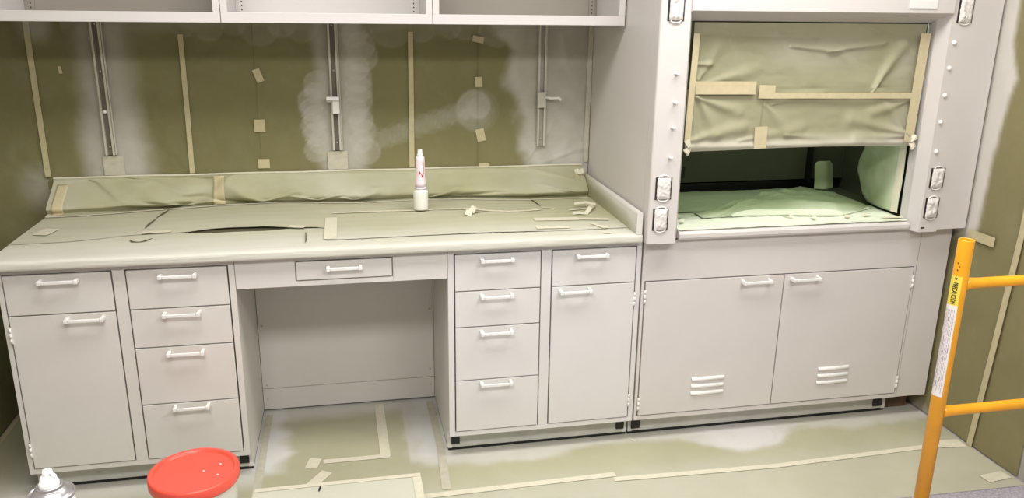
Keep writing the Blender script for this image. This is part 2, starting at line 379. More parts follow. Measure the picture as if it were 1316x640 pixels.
# ================================================================== base cabinets
Z0 = 0.004
def make_handle(cx, cz, parent, y0=-0.003):
    mb = MB(); y = y0 - 0.030
    mb.box(cx - .050, cx + .050, y - .004, y + .004, cz - .0058, cz + .0058)
    for s in (-1, 1):                            # flared square feet bent back to the front
        a, b_ = cx + s * .050, cx + s * .0635
        x0_, x1_ = min(a, b_), max(a, b_)
        mb.prism([(x0_, y - .0045), (x1_, y - .0045), (x1_, y0 + .0003), (x0_ + (.003 if s > 0 else 0), y0 + .0003)], cz - .0072, cz + .0072)
    return mb.build('handle', M['handle'], parent, bevel=0.0022)
def make_hinge(cx, cz, parent, y0=-0.003):
    mb = MB(); h = .029
    for a, b_, r_ in ((-h, -.0105, .0040), (-.0098, .0098, .0046), (.0105, h, .0040)):
        mb.tube([(cx, y0 - .0035, cz + a), (cx, y0 - .0035, cz + b_)], r_, 10)
    mb.box(cx - .0042, cx + .0042, y0 - .0052, y0 - .0005, cz - h, cz - .0101); mb.box(cx - .0042, cx + .0042, y0 - .0052, y0 - .0005, cz + .0101, cz + h)
    return mb.build('hinge', M['handle'], parent)
FY = -0.003
def front(name, x0, x1, z0, z1, parent, ty=0.018):
    mb = MB().box(x0, x1, FY, FY + ty, z0, z1)
    return mb.build(name, WM[0], parent, bevel=0.0012)
DZ = [(0.709, 0.855), (0.563, 0.709), (0.341, 0.563), (0.121, 0.341)]; HZ = [0.832, 0.689, 0.541, 0.327]
G = 0.0023
WM = [M['white']]
def base_cabinet(x0, x1, doorx, stackx, hinge_right, label, handle_x, ymax=0.54, hx_top=None):
    t = thing('base_cabinet', label, 'cabinet', ((x0 + x1) / 2, 0.25, Z0))
    b = MB()
    b.box(x0, x0 + .018, 0.061, ymax, Z0 + .012, 0.10).box(x1 - .018, x1, 0.061, ymax, Z0 + .012, 0.10)      # sides, notched for the toe space
    b.box(x0, x0 + .018, 0.018, ymax, .10, .873).box(x1 - .018, x1, 0.018, ymax, .10, .873)
    b.box(x0 + .018, x1 - .018, ymax - .012, ymax, .02, .873)
    b.box(x0 + .018, x1 - .018, 0.018, ymax - .012, .10, .115)
    L, Rr = (doorx, stackx) if doorx[0] < stackx[0] else (stackx, doorx)
    b.box(x0, x1, 0, .018, .855 + G, .873).box(x0, x1, 0, .018, .10, .121 - G)
    b.box(x0, L[0] - G, 0, .018, .121 - G, .855 + G).box(L[1] + G, Rr[0] - G, 0, .018, .121 - G, .855 + G).box(Rr[1] + G, x1, 0, .018, .121 - G, .855 + G)
    b.box((L[1] + Rr[0]) / 2 - .006, (L[1] + Rr[0]) / 2 + .006, .018, ymax - .012, .115, .855)
    b.build('body', WM[0], t, bevel=0.001)
    MB().box(x0 + .0185, x1 - .0185, 0.061, 0.075, Z0 + .014, 0.099).build('toe_board', M['toe'], t)
    MB().box(x0 + .002, x1 - .002, 0.066, ymax - .01, Z0, Z0 + .0118).build('gap_shade_strip', M['black'], t)  # black strip painted in for the shade of the gap below
    d0, d1 = doorx
    dr = front('drawer', d0 + G, d1 - G, .709 + G, .855 - G, t); make_handle(handle_x[0], .832, dr)
    do = front('door', d0 + G, d1 - G, .121 + G, .709 - G, t); make_handle(handle_x[1], .690, do)
    hx = d1 if hinge_right else d0
    make_hinge(hx, .64, do); make_hinge(hx, .20, do)
    s0, s1 = stackx
    for (za, zb), hz in zip(DZ, HZ):
        dr = front('drawer', s0 + G, s1 - G, za + G, zb - G, t); make_handle(handle_x[2], hz, dr)
    for ex in ([x1] if hinge_right is False else [x0, x1]):
        s = 1 if ex == x0 else -1
        ax, bx_ = sorted((ex + s * .014, ex + s * .048))
        MB().box(ax, bx_, 0.0535, 0.0605, .036, .070).build('leveler_hole_plug', M['black'], t, bevel=.001)
    return t
base_cabinet(-0.183, 0.581, (-0.165, 0.177), (0.222, 0.558), False, 'white enamel base cabinet left of the knee space, with one door and five drawers', (0.013, 0.078, 0.394))
WM[0] = M['freshwhite']
base_cabinet(1.339, 2.099, (1.739, 2.077), (1.364, 1.696), True, 'white enamel base cabinet between the knee space and the hood cabinet', (1.893, 1.831, 1.523))

WM[0] = M['white']
# knee space
kt = thing('knee_space_apron', 'white apron rail with one shallow pencil drawer under the counter', 'drawer', (0.96, 0.01, 0.764))
b = MB()
b.box(.5825, .791 - G, 0, .018, .764, .873).box(1.135 + G, 1.3375, 0, .018, .764, .873).box(.791 - G, 1.135 + G, 0, .018, .764, .785 - G).box(.791 - G, 1.135 + G, 0, .018, .857 + G, .873)
b.box(.5825, .60, .018, .5, .80, .873).box(1.32, 1.3375, .018, .5, .80, .873)
b.build('apron_frame', M['white'], kt, bevel=.001)
dr = front('drawer', .791 + G, 1.135 - G, .785 + G, .857 - G, kt); make_handle(.962, .832, dr)
MB().box(.80, 1.125, .0155, .40, .79, .85).build('drawer_box', M['white'], kt)
bp = thing('back_panel', 'white two-piece panel closing the back of the knee space', 'panel', (0.96, 0.545, Z0))
MB().box(.5825, 1.3375, .542, .552, .1125, .873).build('upper_panel', M['white'], bp)
MB().box(.5825, 1.3375, .540, .552, Z0 + .008, .1105).build('removable_lower_panel', M['white'], bp)
for sx, sz in ((.600, .407), (.600, .129), (.600, .061), (1.320, .441), (1.320, .151), (1.320, .075)):
    MB().tube([(sx, .540 if sz > .112 else .538, sz), (sx, .545, sz)], .004, 8).build('screw', M['toe'], bp)

# hood base cabinet
t = thing('base_cabinet', 'wide white two-door base cabinet with louvred doors under the fume hood', 'cabinet', (2.72, 0.25, Z0))
x0, x1 = 2.106, 3.327
b = MB()
b.box(x0, x0 + .018, .061, .70, Z0 + .012, .10).box(x1 - .018, x1, .061, .70, Z0 + .012, .10)
b.box(x0, x0 + .018, .018, .70, .10, .875).box(x1 - .018, x1, .018, .70, .10, .875).box(x0 + .018, x1 - .018, .688, .70, .02, .875)
b.box(x0 + .018, x1 - .018, .018, .688, .10, .115)
b.box(x0, x1, 0, .018, .707 + G, .875).box(x0, x1, 0, .018, .10, .121 - G).box(x0, 2.12 - G, 0, .018, .121 - G, .707 + G).box(3.316 + G, x1, 0, .018, .121 - G, .707 + G)
b.build('body', M['hoodwhite'], t, bevel=.001)
MB().box(x0 + .0185, x1 - .0185, .061, .075, Z0 + .015, .099).build('toe_board', M['toe'], t)
MB().box(x0 + .002, x1 - .002, .066, .69, Z0, Z0 + .0118).build('gap_shade_strip', M['black'], t)  # again a black strip standing for the shaded gap
for a, c_ in ((2.12, 2.719), (2.719, 3.316)):
    do = front('door', a + G, c_ - G, .121 + G, .707 - G, t); do.data.materials[0] = M['hoodwhite']
    hx = 2.590 if a < 2.5 else 2.806
    make_handle(hx, .687, do)
    ex = a if a < 2.5 else c_
    make_hinge(ex, .645, do); make_hinge(ex, .178, do)
    vx = 2.420 if a < 2.5 else 2.997
    for vz in (.268, .236, .204):
        mb = MB(); n = 10; vs_ = []
        for xx, sc in ((vx - .073, .35), (vx - .068, 1), (vx + .068, 1), (vx + .073, .35)):
            for i in range(n + 1):
                aa = PI * i / n; vs_.append((xx, FY - .009 * sc * math.sin(aa), vz + .0085 * math.cos(aa)))
        fs_ = [(j * (n + 1) + i, j * (n + 1) + i + 1, (j + 1) * (n + 1) + i + 1, (j + 1) * (n + 1) + i) for j in range(3) for i in range(n)]
        mb.add(vs_, fs_, True).build('louvre', M['handle'], do)
for ax, bx_ in ((2.118, 2.156), (3.262, 3.306)):
    MB().box(ax, bx_, .0535, .0605, .032, .066).build('leveler_hole_plug', M['black'], t, bevel=.001)
t = thing('filler_panel', 'narrow white filler panel between the hood cabinet and the right wall', 'panel', (3.4, .01, .10))
MB().box(3.330, 3.474, .002, .016, .10, .875).build('panel', M['hoodwhite'], t, bevel=.001)
MB().box(3.332, 3.350, .018, .30, .10, .875).build('cleat', M['hoodwhite'], t)
MB().box(3.329, 3.452, .085, .125, Z0 + .001, .097).build('wood_block', M['wood'], t, label='brown wooden block in the toe space')

# ================================================================== countertop
t = thing('countertop', 'long paper-wrapped countertop with a raised curb at its right end', 'countertop', (.95, .36, .875))
MB().box(-.196, 2.086, -.024, .742, .8745, .9085).build('slab', M['dark'], t, bevel=.004, label='dark slab showing only through the paper tears')
# side curb in paper dusted white towards the front; darker rear is painted shade
def dust_shade_curb(x, y, z): return min(1, 0.05 + 0.7 * ss(0.55, 0.0, y) * ss(.90, .98, z) + 0.8 * ss(0.95, 0.997, z) * ss(.9, .4, y) + 0.4 * ss(.12, -.02, y))
mb = MB(); prof = [(.0, .909), (.0, .975), (.002, .990), (.006, .996), (.019, .996), (.023, .992), (.023, .909)]
def curb_fn(u, v):
    y = lerp(-.026, .725, v); k = u * (len(prof) - 1); i = min(int(k), len(prof) - 2); f = k - i
    px, pz = lerp(prof[i][0], prof[i + 1][0], f), lerp(prof[i][1], prof[i + 1][1], f)
    wr = .003 * abs(F(y * 9, pz * 20)) if i == 0 else 0
    return (2.062 + px - wr * ss(.0, .2, v), y, pz + .004 * v)
mb.sheet(24, 60, curb_fn, dust=dust_shade_curb)
k = len(mb.v); mb.add([(2.062 + a, -.026, z) for a, z in prof], [tuple(range(len(prof)))]); mb.d += [1.0] * len(prof)
mb.build('side_curb', M['curbpaper'], t)

def dust_counter(x, y, z):
    g = 0.22 + 0.50 * ss(.30, .02, y) + 0.12 * F(x * 3, y * 9, 6) + 0.2 * ss(.9, .5, x) * ss(.6, .3, y) - 0.2 * ss(1.5, 1.95, x) * ss(.05, .3, y)
    if y < 0.0: g += .25
    g += .12 * math.sin(y * 90 + 3 * F(x * 2, y * 2)) * .4
    if z > .93: g = 0.16 + 0.18 * F(x * 3, z * 8, 1) + .25 * ss(.25, .0, abs(x - .93)) * 1 + 0.25 * ss(-.05, -.2, x)
    return max(0, min(1, g))
YB1 = [(-.2, .215), (-.005, .216), (.115, .26), (.217, .288), (.328, .282), (.389, .250), (.474, .237), (.557, .246), (.671, .239), (.769, .262), (.88, .25), (.95, .22), (2.07, .21)]
YF1 = [(-.2, .18), (0, .19), (.2, .25), (.328, .255), (.387, .261), (.468, .283), (.55, .292), (.666, .285), (.769, .268), (.80, .24), (.822, .262), (.86, .256), (.93, .22)]
YS = [(-.2, .57), (.065, .588), (.207, .619), (.442, .68), (.70, .685), (1.0, .641), (1.3, .64), (1.5, .639), (1.64, .61), (1.765, .575), (1.93, .575), (2.06, .59)]
cp = thing('masking_paper', 'spray-dusted masking paper wrapped over the countertop, torn near its front edge', 'masking paper', (.95, .3, .91))
mb = MB()
FRP = [(-.022, .8755), (-.028, .877), (-.0305, .883), (-.0305, .890), (-.030, .897), (-.029, .903), (-.024, .9085), (-.016, .9105), (-.004, .911)]
def front_fn(u, v):
    x = lerp(-.197, 2.0865, u); yb = interp(YB1, x)
    if v < .5:
        k = v * 2 * (len(FRP) - 1); i = min(int(k), len(FRP) - 2); f = k - i
        y, z = lerp(FRP[i][0], FRP[i + 1][0], f), lerp(FRP[i][1], FRP[i + 1][1], f)
        y -= .0014 * abs(F(x * 5, z * 60, 2)); z += .0012 * F(x * 4, y * 5, 3) * (v > .3)
    else:
        y = lerp(-.004, yb, (v - .5) * 2); z = .911 + .0014 * abs(F(x * 6, y * 11, 4))
    if x > 2.058 and y > -.02: z = min(z, .9105)
    return (x, y, z)
mb.sheet(300, 50, front_fn, dust=dust_counter)
mb.build('front_sheet', M['counterpaper'], cp)
def rear_fn(x0, x1, yf, base, lift):
    def fn(u, v):
        x = lerp(x0, x1, u); ys = interp(YS, x) + .012; y = lerp(yf(x), ys, v ** 1.3)
        z = base + .0012 * abs(F(x * 5, y * 9, 2)) + lift(x) * math.exp(-(y - yf(x)) / .03) 
        return (x, y, z)
    return fn
MB().sheet(170, 60, rear_fn(-.196, .925, lambda x: interp(YF1, x), .9128, lambda x: .004 * ss(.36, .50, x) * ss(.80, .68, x) + .001 * ss(.79, .83, x)), dust=dust_counter).build('rear_sheet', M['counterpaper'], cp)
MB().sheet(170, 60, rear_fn(.905, 2.061, lambda x: .068 + .006 * math.sin(x * 6), .9135, lambda x: .0009 + .0014 * ss(1.25, 1.4, x) * ss(1.75, 1.6, x) if x < 1.72 else .0), dust=dust_counter).build('rear_sheet', M['counterpaper'], cp)
def zc_(x, y): return .9165
def ctape(pts, width, mat='tapelit', z=None, th=.0008):
    ribbon([(p[0], p[1], (p[2] if len(p) > 2 else (z or .9165))) for p in pts], width, (0, 0, 1), th).build('tape_strip', M[mat], cp)
ctape([(.916, .07), (.918, .386)], .046)
ctape([(-.128, .285), (-.108, .37)], .055); ctape([(-.17, .565), (-.175, .67)], .05)
ctape([(.23, .262), (.33, .272)], .03); ctape([(.76, .268), (.82, .25)], .03, z=.918)
ctape([(1.72, .235), (1.90, .22)], .045); ctape([(1.86, .22), (2.02, .19)], .03, z=.9175); ctape([(1.70, .105), (1.83, .098)], .03)
ctape([(1.935, .14), (1.968, .06)], .02); ctape([(1.94, .006), (1.97, .003)], .02, z=.914)
ctape([(1.90, .36), (2.0, .385)], .012); ctape([(1.80, .43), (1.85, .40)], .008)
# loose, curled bits of tape
def curl(pts, width, nm='curled_tape', parent=cp):
    ribbon(pts, width, (0.2, -.5, 1), .0008).build(nm, M['tapelit'], parent)
curl([(1.465, .34, .917), (1.475, .355, .932), (1.483, .365, .925), (1.497, .372, .943), (1.512, .38, .935), (1.52, .40, .925)], .028)
curl([(1.90, .30, .918), (1.925, .285, .924), (1.955, .29, .918), (1.985, .33, .935), (2.015, .39, .925)], .018)
curl([(1.94, .42, .930), (1.985, .405, .938), (2.03, .40, .928)], .016)
# ridged tape edges running along the rear of the counter
def wavy(pts, w_, z=.9175):
    out = []
    n = 40
    for i in range(n + 1):
        x = lerp(pts[0][0], pts[-1][0], i / n); out.append((x, interp(pts, x), z + .0012 * math.sin(x * 13)))
    return out
ctape(wavy([(.92, .458), (1.216, .452), (1.347, .46), (1.50, .445), (1.56, .395), (1.64, .372), (1.72, .374), (1.79, .392)], .01), .010, 'tapelit', th=.002)
# tears that show the dark slab
def tear(pts, w_):
    ribbon([(x, y, .9168) for x, y in pts], w_, (0, 0, 1), .0004).build('tear', M['dark'], cp, label='dark torn slit')
tear([(.236, .49), (.247, .55), (.262, .625)], [.002, .011, .002]); tear([(.226, .335), (.229, .40), (.240, .475)], [.004, .011, .002])
tear([(.826, .17), (.830, .04)], .004)
tear([(1.785, .59), (1.800, .46)], [.008, .004])
ribbon([(.205, .182, .9135), (.218, .155, .9135), (.243, .146, .9135), (.262, .160, .9135), (.279, .192, .9135)], [.002, .010, .005, .012, .002], (0, 0, 1), .0004).build('tear', M['dark'], cp, label='dark torn slit')

# paper running up the backsplash
sp = thing('masking_paper', 'rumpled masking paper curving from the back wall down onto the counter', 'masking paper', (.95, .68, .915))
SF = [(.30, .05, .16, .62, .010, .05), (.30, .05, .42, .70, -.009, .05), (.31, .10, .12, .30, .010, .03), (-.02, .75, .20, .12, .008, .03), (.62, .10, .48, .75, .014, .06), (.60, .10, .40, .40, -.010, .04),
      (.64, .10, .74, .42, .010, .03), (.86, .10, .78, .30, .007, .02), (.86, .10, .93, .35, .008, .02), (1.02, .08, .97, .26, .007, .015), (1.02, .08, 1.10, .45, .009, .03),
      (1.36, .12, 1.44, .42, .010, .03), (1.40, .15, 1.60, .34, -.008, .04), (1.98, .6, 1.80, .8, .006, .03), (1.98, .35, 1.86, .5, .006, .02), (.1, .9, .3, .55, .006, .03), (.52, .95, .42, .3, .006, .03)]
BUL = [(-.2, .15), (0, .5), (.15, .3), (.30, 1.1), (.42, .3), (.5, .5), (.62, 1.2), (.8, .95), (1.0, 1.1), (1.12, .9), (1.3, .6), (1.42, .9), (1.7, 1.0), (1.95, .9), (2.06, .5)]
def bl(x):
    return (interp(BUL, x - .03) + 2 * interp(BUL, x) + interp(BUL, x + .03)) / 4
def splash_fn(u, v):
    x = lerp(-.197, 2.058, u); ys = interp(YS, x) + .008 * math.sin(x * 11)
    room = max(.2, min(1, (.727 - ys) / .10)); b_ = bl(x) * room
    ctl = [(ys, .9158), (ys + .024, .9165), (ys + .040 * room, .9180), (ys + .040 * room - .020 * b_, .926 + .004 * b_), (ys + .038 * room - .030 * b_, .944 + .006 * b_),
           (lerp(ys, .727, .62) - .018 * b_, .985), (.722, 1.022), (.729, 1.0375), (.741, 1.0385)]
    k = v * (len(ctl) - 1); i = min(int(k), len(ctl) - 2); f = k - i
    p0, p1, p2, p3 = ctl[max(0, i - 1)], ctl[i], ctl[i + 1], ctl[min(len(ctl) - 1, i + 2)]
    c = [.5 * ((2 * p1[m]) + (-p0[m] + p2[m]) * f + (2 * p0[m] - 5 * p1[m] + 4 * p2[m] - p3[m]) * f * f + (-p0[m] + 3 * p1[m] - 3 * p2[m] + p3[m]) * f ** 3) for m in (0, 1)]
    a = ss(.18, .34, v) * ss(.93, .75, v)
    wv = (v - .25) / .65
    d = 1.7 * folds(x, wv * 1.0, SF) + .005 * F(x * 3.5, v * 2.5, 3.3)
    y, z = c[0] - d * a, c[1] + .25 * d * a
    return (x, min(y, .7355), max(z, .9156))
MB().sheet(460, 72, splash_fn, dust=dust_counter).build('paper_sheet', M['paper'], sp)
def on_splash(x, v, off):
    u = (x + .197) / 2.255; p = Vector(splash_fn(u, v)); q = Vector(splash_fn(u, v + .02)); n_ = Vector((1, 0, 0)).cross(q - p).normalized()
    if n_.y > 0 or n_.z < -.3: n_ = -n_ if n_.y > 0 else n_
    return p + n_ * off
def splash_tape(x0, x1, v0, v1, mat='tapelit'):
    mb = MB(); mb.sheet(6, 24, lambda u, v: tuple(on_splash(lerp(x0, x1, u), lerp(v0, v1, v), .0035)))
    mb.build('tape_strip', M[mat], sp, thick=.0006)
n = 80
ribbon([(lerp(-.19, 2.05, i / n), interp(YS, lerp(-.19, 2.05, i / n)) + .008 * math.sin(lerp(-.19, 2.05, i / n) * 11) - .003, .9162) for i in range(n + 1)], .008, (0, 0, 1), .0014).build('tape_strip', M['tapelit'], sp)
ribbon([(lerp(-.197, 2.058, i / n), .731, 1.0398 + .001 * math.sin(lerp(-.19, 2.05, i / n) * 14)) for i in range(n + 1)], .010, (0, -.5, 1), .0008).build('tape_strip', M['tapelit'], sp)
splash_tape(.428, .475, .05, .80, 'tapewarm'); splash_tape(-.178, -.135, .06, .72, 'tapewarm')
rng = random.Random(5)
for i in range(5):     # bunched tape in the right corner
    zz = .93 + i * .022
    pts_ = [(2.012 + .012 * k + rng.uniform(-.004, .004), .655 + .012 * i * .6 + rng.uniform(-.010, .010), zz + rng.uniform(-.006, .008)) for k in range(5)]
    ribbon(pts_, .024, (-.3, -1, .4), .001).build('bunched_tape', M['tape' if i % 2 else 'tapelit'], sp)

# ================================================================== shelf standards on the back wall
def standard(cx, label, kind):
    t = thing('shelf_standard', label, 'shelf standard', (cx, .73, 1.132), 'steel shelf standards')
    y0, y1 = .716, .736
    mb = MB(); h = .018
    mb.box(cx - h, cx - h + .008, y0, y1, 1.132, 1.669, 0).box(cx + h - .008, cx + h, y0, y1, 1.132, 1.669, 0)
    mb.box(cx - h + .008, cx + h - .008, y1 - .006, y1, 1.132, 1.669, 1)
    mb.box(cx + h + .001, cx + h + .006, y0 + .010, y1, 1.132, 1.669, 0)
    mb.build('channel', [M['rail'], M['slotdusty' if kind == 'arm' else 'railslot']], t, bevel=.0006)
    for zz in (1.165, 1.47, 1.655):
        MB().tube([(cx, y1 - .0095, zz), (cx, y1 - .0062, zz)], .004, 8).build('screw', M['rail'], t)
    if kind == 'knob':
        MB().tube([(cx - .002, y0 - .001, 1.31), (cx - .002, y1 - .007, 1.31)], .0085, 14).build('stop_button', M['handle'], t)
    if kind == 'clip':
        m = MB().box(cx - .012, cx + .018, y0 - .016, y0 - .001, 1.29, 1.345)
        m.prismx([(y0 - .040, 1.352), (y0 - .001, 1.338), (y0 - .001, 1.362), (y0 - .036, 1.366)], cx - .036, cx + .018)
        m.build('bracket_clip', M['handle'], t, bevel=.002)
    if kind == 'arm':
        m = MB().box(cx - .022, cx + .016, y0 - .012, y0 - .001, 1.305, 1.375)
        m.build('bracket_plate', M['rail'], t, bevel=.002)
        m = MB(); m.tube([(cx + .014, y0 - .008, 1.352), (cx + .04, y0 - .018, 1.348), (cx + .072, y0 - .022, 1.350), (cx + .084, y0 - .024, 1.338)], .006, 8)
        m.build('bracket_arm', M['handle'], t)
standard(.036, 'steel shelf standard at the left, holding a small round stop button', 'knob')
standard(.952, 'steel shelf standard in the middle, holding a small square bracket clip', 'clip')
standard(1.858, 'steel shelf standard at the right, with a bracket arm pointing right', 'arm')

# ================================================================== upper cabinets
def upper(x0, x1, label):
    t = thing('upper_cabinet', label, 'cabinet', ((x0 + x1) / 2, .5, 1.673), 'open upper wall cabinets')
    x0 += .001; x1 -= .001
    zt = 2.42; b = MB()
    b.box(x0, x0 + .018, .318, .735, 1.673, zt).box(x1 - .018, x1, .318, .735, 1.673, zt)
    b.box(x0 + .018, x1 - .018, .318, .735, 1.673, 1.691).box(x0 + .018, x1 - .018, .318, .735, zt - .018, zt)
    b.build('body', M['upper'], t, bevel=.001)
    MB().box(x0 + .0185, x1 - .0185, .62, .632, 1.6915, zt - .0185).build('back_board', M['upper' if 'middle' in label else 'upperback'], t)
    f = MB()
    f.box(x0, x1, .300, .317, 1.673, 1.709).box(x0, x1, .300, .317, zt - .036, zt)
    f.box(x0, x0 + .024, .300, .317, 1.709, zt - .036).box(x1 - .024, x1, .300, .317, 1.709, zt - .036)
    f.build('face_frame', M['upper'], t, bevel=.0012)
    for px in (x0 + .042, x1 - .042):
        m = MB().box(px - .013, px + .013, .614, .619, 1.692, 2.39, 0)
        for k in range(44):
            zz = 1.70 + k * .0155
            m.add([(px + .0028 * math.cos(a * PI / 4), .6135, zz + .0034 * math.sin(a * PI / 4)) for a in range(8)], [tuple(range(8))], False, 1)
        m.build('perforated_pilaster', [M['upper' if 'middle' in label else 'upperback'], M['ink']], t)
    MB().box(x0 + .03, x1 - .03, .335, .60, 2.05, 2.068).build('shelf', M['upper'], t)
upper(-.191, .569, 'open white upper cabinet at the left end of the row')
upper(.569, 1.329, 'open white upper cabinet in the middle of the row')
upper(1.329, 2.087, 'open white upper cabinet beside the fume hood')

# ================================================================== fume hood
t = thing('fume_hood', 'large white enamel fume hood with masked switch boxes on both side posts', 'fume hood', (2.8, .35, .86))
ZT = 2.42
MB().box(2.094, 2.106, .0, .742, .911, ZT).build('side_panel', M['hoodwhite'], t)
MB().prism([(2.094, -.001), (2.094, -.050), (2.0965, -.0565), (2.104, -.060), (2.207, -.060), (2.236, -.002), (2.236, .05), (2.107, .05), (2.107, -.001)], .877, ZT).build('left_post', M['hoodwhite'], t, bevel=.002)
b = MB().prism([(3.248, .05), (3.244, -.002), (3.262, -.060), (3.345, -.060), (3.345, .05)], .8765, ZT)
b.prism([(3.3452, .05), (3.3452, -.0598), (3.478, -.0598), (3.484, -.054), (3.484, .05)], .886, ZT)
b.build('right_post', M['hoodwhite'], t)
MB().prismx([(-.070, 1.735), (-.070, ZT), (.05, ZT), (.05, 1.699), (.028, 1.699)][::-1], 2.2075, 3.2615).build('header', M['hoodwhite'], t, bevel=.002)
MB().box(3.064, 3.182, -.0745, -.0705, 1.752, 1.783).build('name_plate', M['handle'], t, bevel=.0015)
b = MB().prismx([(-.024, .879), (-.028, .888), (-.028, .902), (-.022, .911), (.0, .9145), (.05, .9145), (.05, .879)][::-1], 2.238, 3.242)
b.build('front_sill', M['hoodwhite'], t, bevel=.002)
# inside
hl = bpy.data.lights.new('hood_lamp', 'AREA'); hl.shape = 'RECTANGLE'; hl.size = .8; hl.size_y = .12; hl.energy = 3.2; hl.color = (.88, 1.0, .78)
ho = bpy.data.objects.new('hood_lamp', hl); C.objects.link(ho); ho.location = (2.74, .16, 1.885)
b = MB()
b.box(2.20, 3.345, .052, .70, .885, .911)
b.box(2.20, 2.212, .052, .70, .911, 1.9).box(3.333, 3.345, .052, .70, .911, 1.9).box(2.212, 3.333, .69, .70, .911, 1.9).box(2.20, 3.345, .052, .70, 1.9, 1.91)
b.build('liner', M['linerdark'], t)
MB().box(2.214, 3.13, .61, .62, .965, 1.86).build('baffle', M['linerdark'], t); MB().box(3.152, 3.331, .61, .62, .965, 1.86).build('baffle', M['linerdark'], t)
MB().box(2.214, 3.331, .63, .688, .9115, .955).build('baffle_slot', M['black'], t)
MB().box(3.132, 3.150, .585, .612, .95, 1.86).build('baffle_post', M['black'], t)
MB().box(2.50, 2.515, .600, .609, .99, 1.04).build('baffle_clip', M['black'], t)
# sash behind its paper
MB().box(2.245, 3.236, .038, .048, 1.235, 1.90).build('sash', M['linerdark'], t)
# pegs
for px, pz in ((2.166, 1.516), (2.167, 1.413), (2.165, 1.322), (2.163, 1.212)):
    MB().tube([(px, -.0595, pz), (px, -.066, pz), (px, -.082, pz + .001), (px, -.084, pz + .001)], [.008, .005, .0055, .003], 10).build('peg', M['handle'], t)
for px, pz in ((3.287, 1.628), (3.283, 1.532), (3.283, 1.428), (3.282, 1.325), (3.284, 1.208)):
    MB().tube([(px, -.0595, pz), (px, -.063, pz), (px, -.069, pz)], [.010, .0095, .005], 12).build('round_plug', M['handle'], t)
for px, pz in ((3.278, .895), (2.22, .888)):
    MB().box(px - .008, px + .008, -.061 if px > 3 else -.036, -.0595 if px > 3 else -.03, pz - .003, pz + .003).build('slot', M['ink'], t)
# masked switch boxes
def box_part(x0, x1, z0, z1, earlow):
    seed = x0 * 7 + z0 * 5; y = -.0605; cx = (x0 + x1) / 2
    o = MB().box(x0, x1, y - .0015, y, z0 + .002, z1 - .002).build('switch_box', M['ink'], t, bevel=.0004, label='black edged box masked with crumpled white covering')
    def fn(u, v):
        x = lerp(x0 + .006, x1 - .006, u); z = lerp(z0 + .004, z1 - .004, v)
        e = min(u, 1 - u, v, 1 - v) * 6; e = min(1, e)
        w_ = .007 * abs(F(u * 2.6 + seed, v * 3.6, seed)) + .004 * abs(N(u * 6, v * 8 + seed))
        x += .003 * N(v * 6 + seed, 1) * (1 if u in (0, 1) else 0)
        return (x, y - .004 - w_ * e - .003 * e, z)
    MB().sheet(16, 22, fn).build('crumpled_covering', M['cover'], o, thick=.0008)
    for zz, s in ((z1 - .004, 1), (z0 + .004, -1)):
        r = (x1 - x0) * .30
        pts = [(cx + r * math.cos(PI * i / 10), y - .003, zz + s * r * .45 * math.sin(PI * i / 10)) for i in range(11)]
        MB().tube(pts, .0028, 8).build('end_ear', M['cover'], o)
box_part(2.113, 2.178, 1.050, 1.140, 1); box_part(2.110, 2.172, .930, 1.020, 1); box_part(2.118, 2.181, 1.697, 1.795, 1)
box_part(3.276, 3.340, 1.058, 1.144, 1); box_part(3.272, 3.336, .934, 1.022, 1); box_part(3.282, 3.348, 1.699, 1.795, 1)

# paper on the sash
sh = thing('masking_paper', 'shiny olive masking paper taped over the fume hood sash', 'masking paper', (2.74, .03, 1.225))
def dust_glint_sash(x, y, z):  # spray dust along the hem, plus a painted highlight swoop and bright ridge
    return max(0, min(1, .15 + .5 * ss(1.29, 1.23, z) + .4 * ss(.10, .0, abs((z - 1.60 + .02 * math.cos((x - 2.75) * 7)))) * ss(2.5, 2.65, x) * ss(3.05, 2.9, x) * .6 + .3 * ss(3.08, 3.15, x) * (N(x * 6, z * 8) + .5)))
UF = [(2.68, 1.610, 2.84, 1.597, .010, .012), (2.84, 1.597, 3.02, 1.622, .010, .012), (2.30, 1.655, 2.70, 1.650, .006, .010), (2.30, 1.50, 2.36, 1.60, .007, .02), (2.32, 1.47, 2.50, 1.52, .006, .02), (2.40, 1.66, 2.46, 1.52, .005, .02),
      (3.03, 1.45, 3.12, 1.60, .014, .022), (2.60, 1.66, 2.72, 1.50, .005, .03), (2.9, 1.56, 3.0, 1.46, .005, .04), (2.28, 1.545, 2.33, 1.545, .008, .008), (2.97, 1.69, 3.16, 1.60, .006, .02), (2.285, 1.67, 2.285, 1.50, .005, .008)]
LF = [(2.29, 1.42, 2.36, 1.30, .010, .02), (2.29, 1.42, 2.44, 1.37, .009, .018), (2.27, 1.43, 2.29, 1.28, .008, .012), (2.62, 1.40, 2.78, 1.43, .006, .02), (2.58, 1.38, 2.66, 1.30, .006, .02), (3.20, 1.27, 2.98, 1.32, .012, .022), (3.20, 1.26, 3.06, 1.42, .008, .02),
      (3.20, 1.26, 3.00, 1.26, .010, .016), (2.26, 1.26, 2.45, 1.30, .010, .022), (2.7, 1.27, 2.95, 1.25, .006, .02), (3.18, 1.40, 3.05, 1.36, .008, .02), (2.5, 1.26, 2.7, 1.29, .006, .02)]
def sashw(x, z): return .005 * abs(F(x * 2.6, z * 6, 1)) + folds(x, z, UF)
MB().sheet(200, 60, lambda u, v: (lerp(2.262, 3.228, u), .032 - sashw(lerp(2.262, 3.228, u), lerp(1.43, 1.699, v)), lerp(1.43, 1.694, v)), dust=dust_glint_sash).build('upper_sheet', M['sashpaper'], sh)
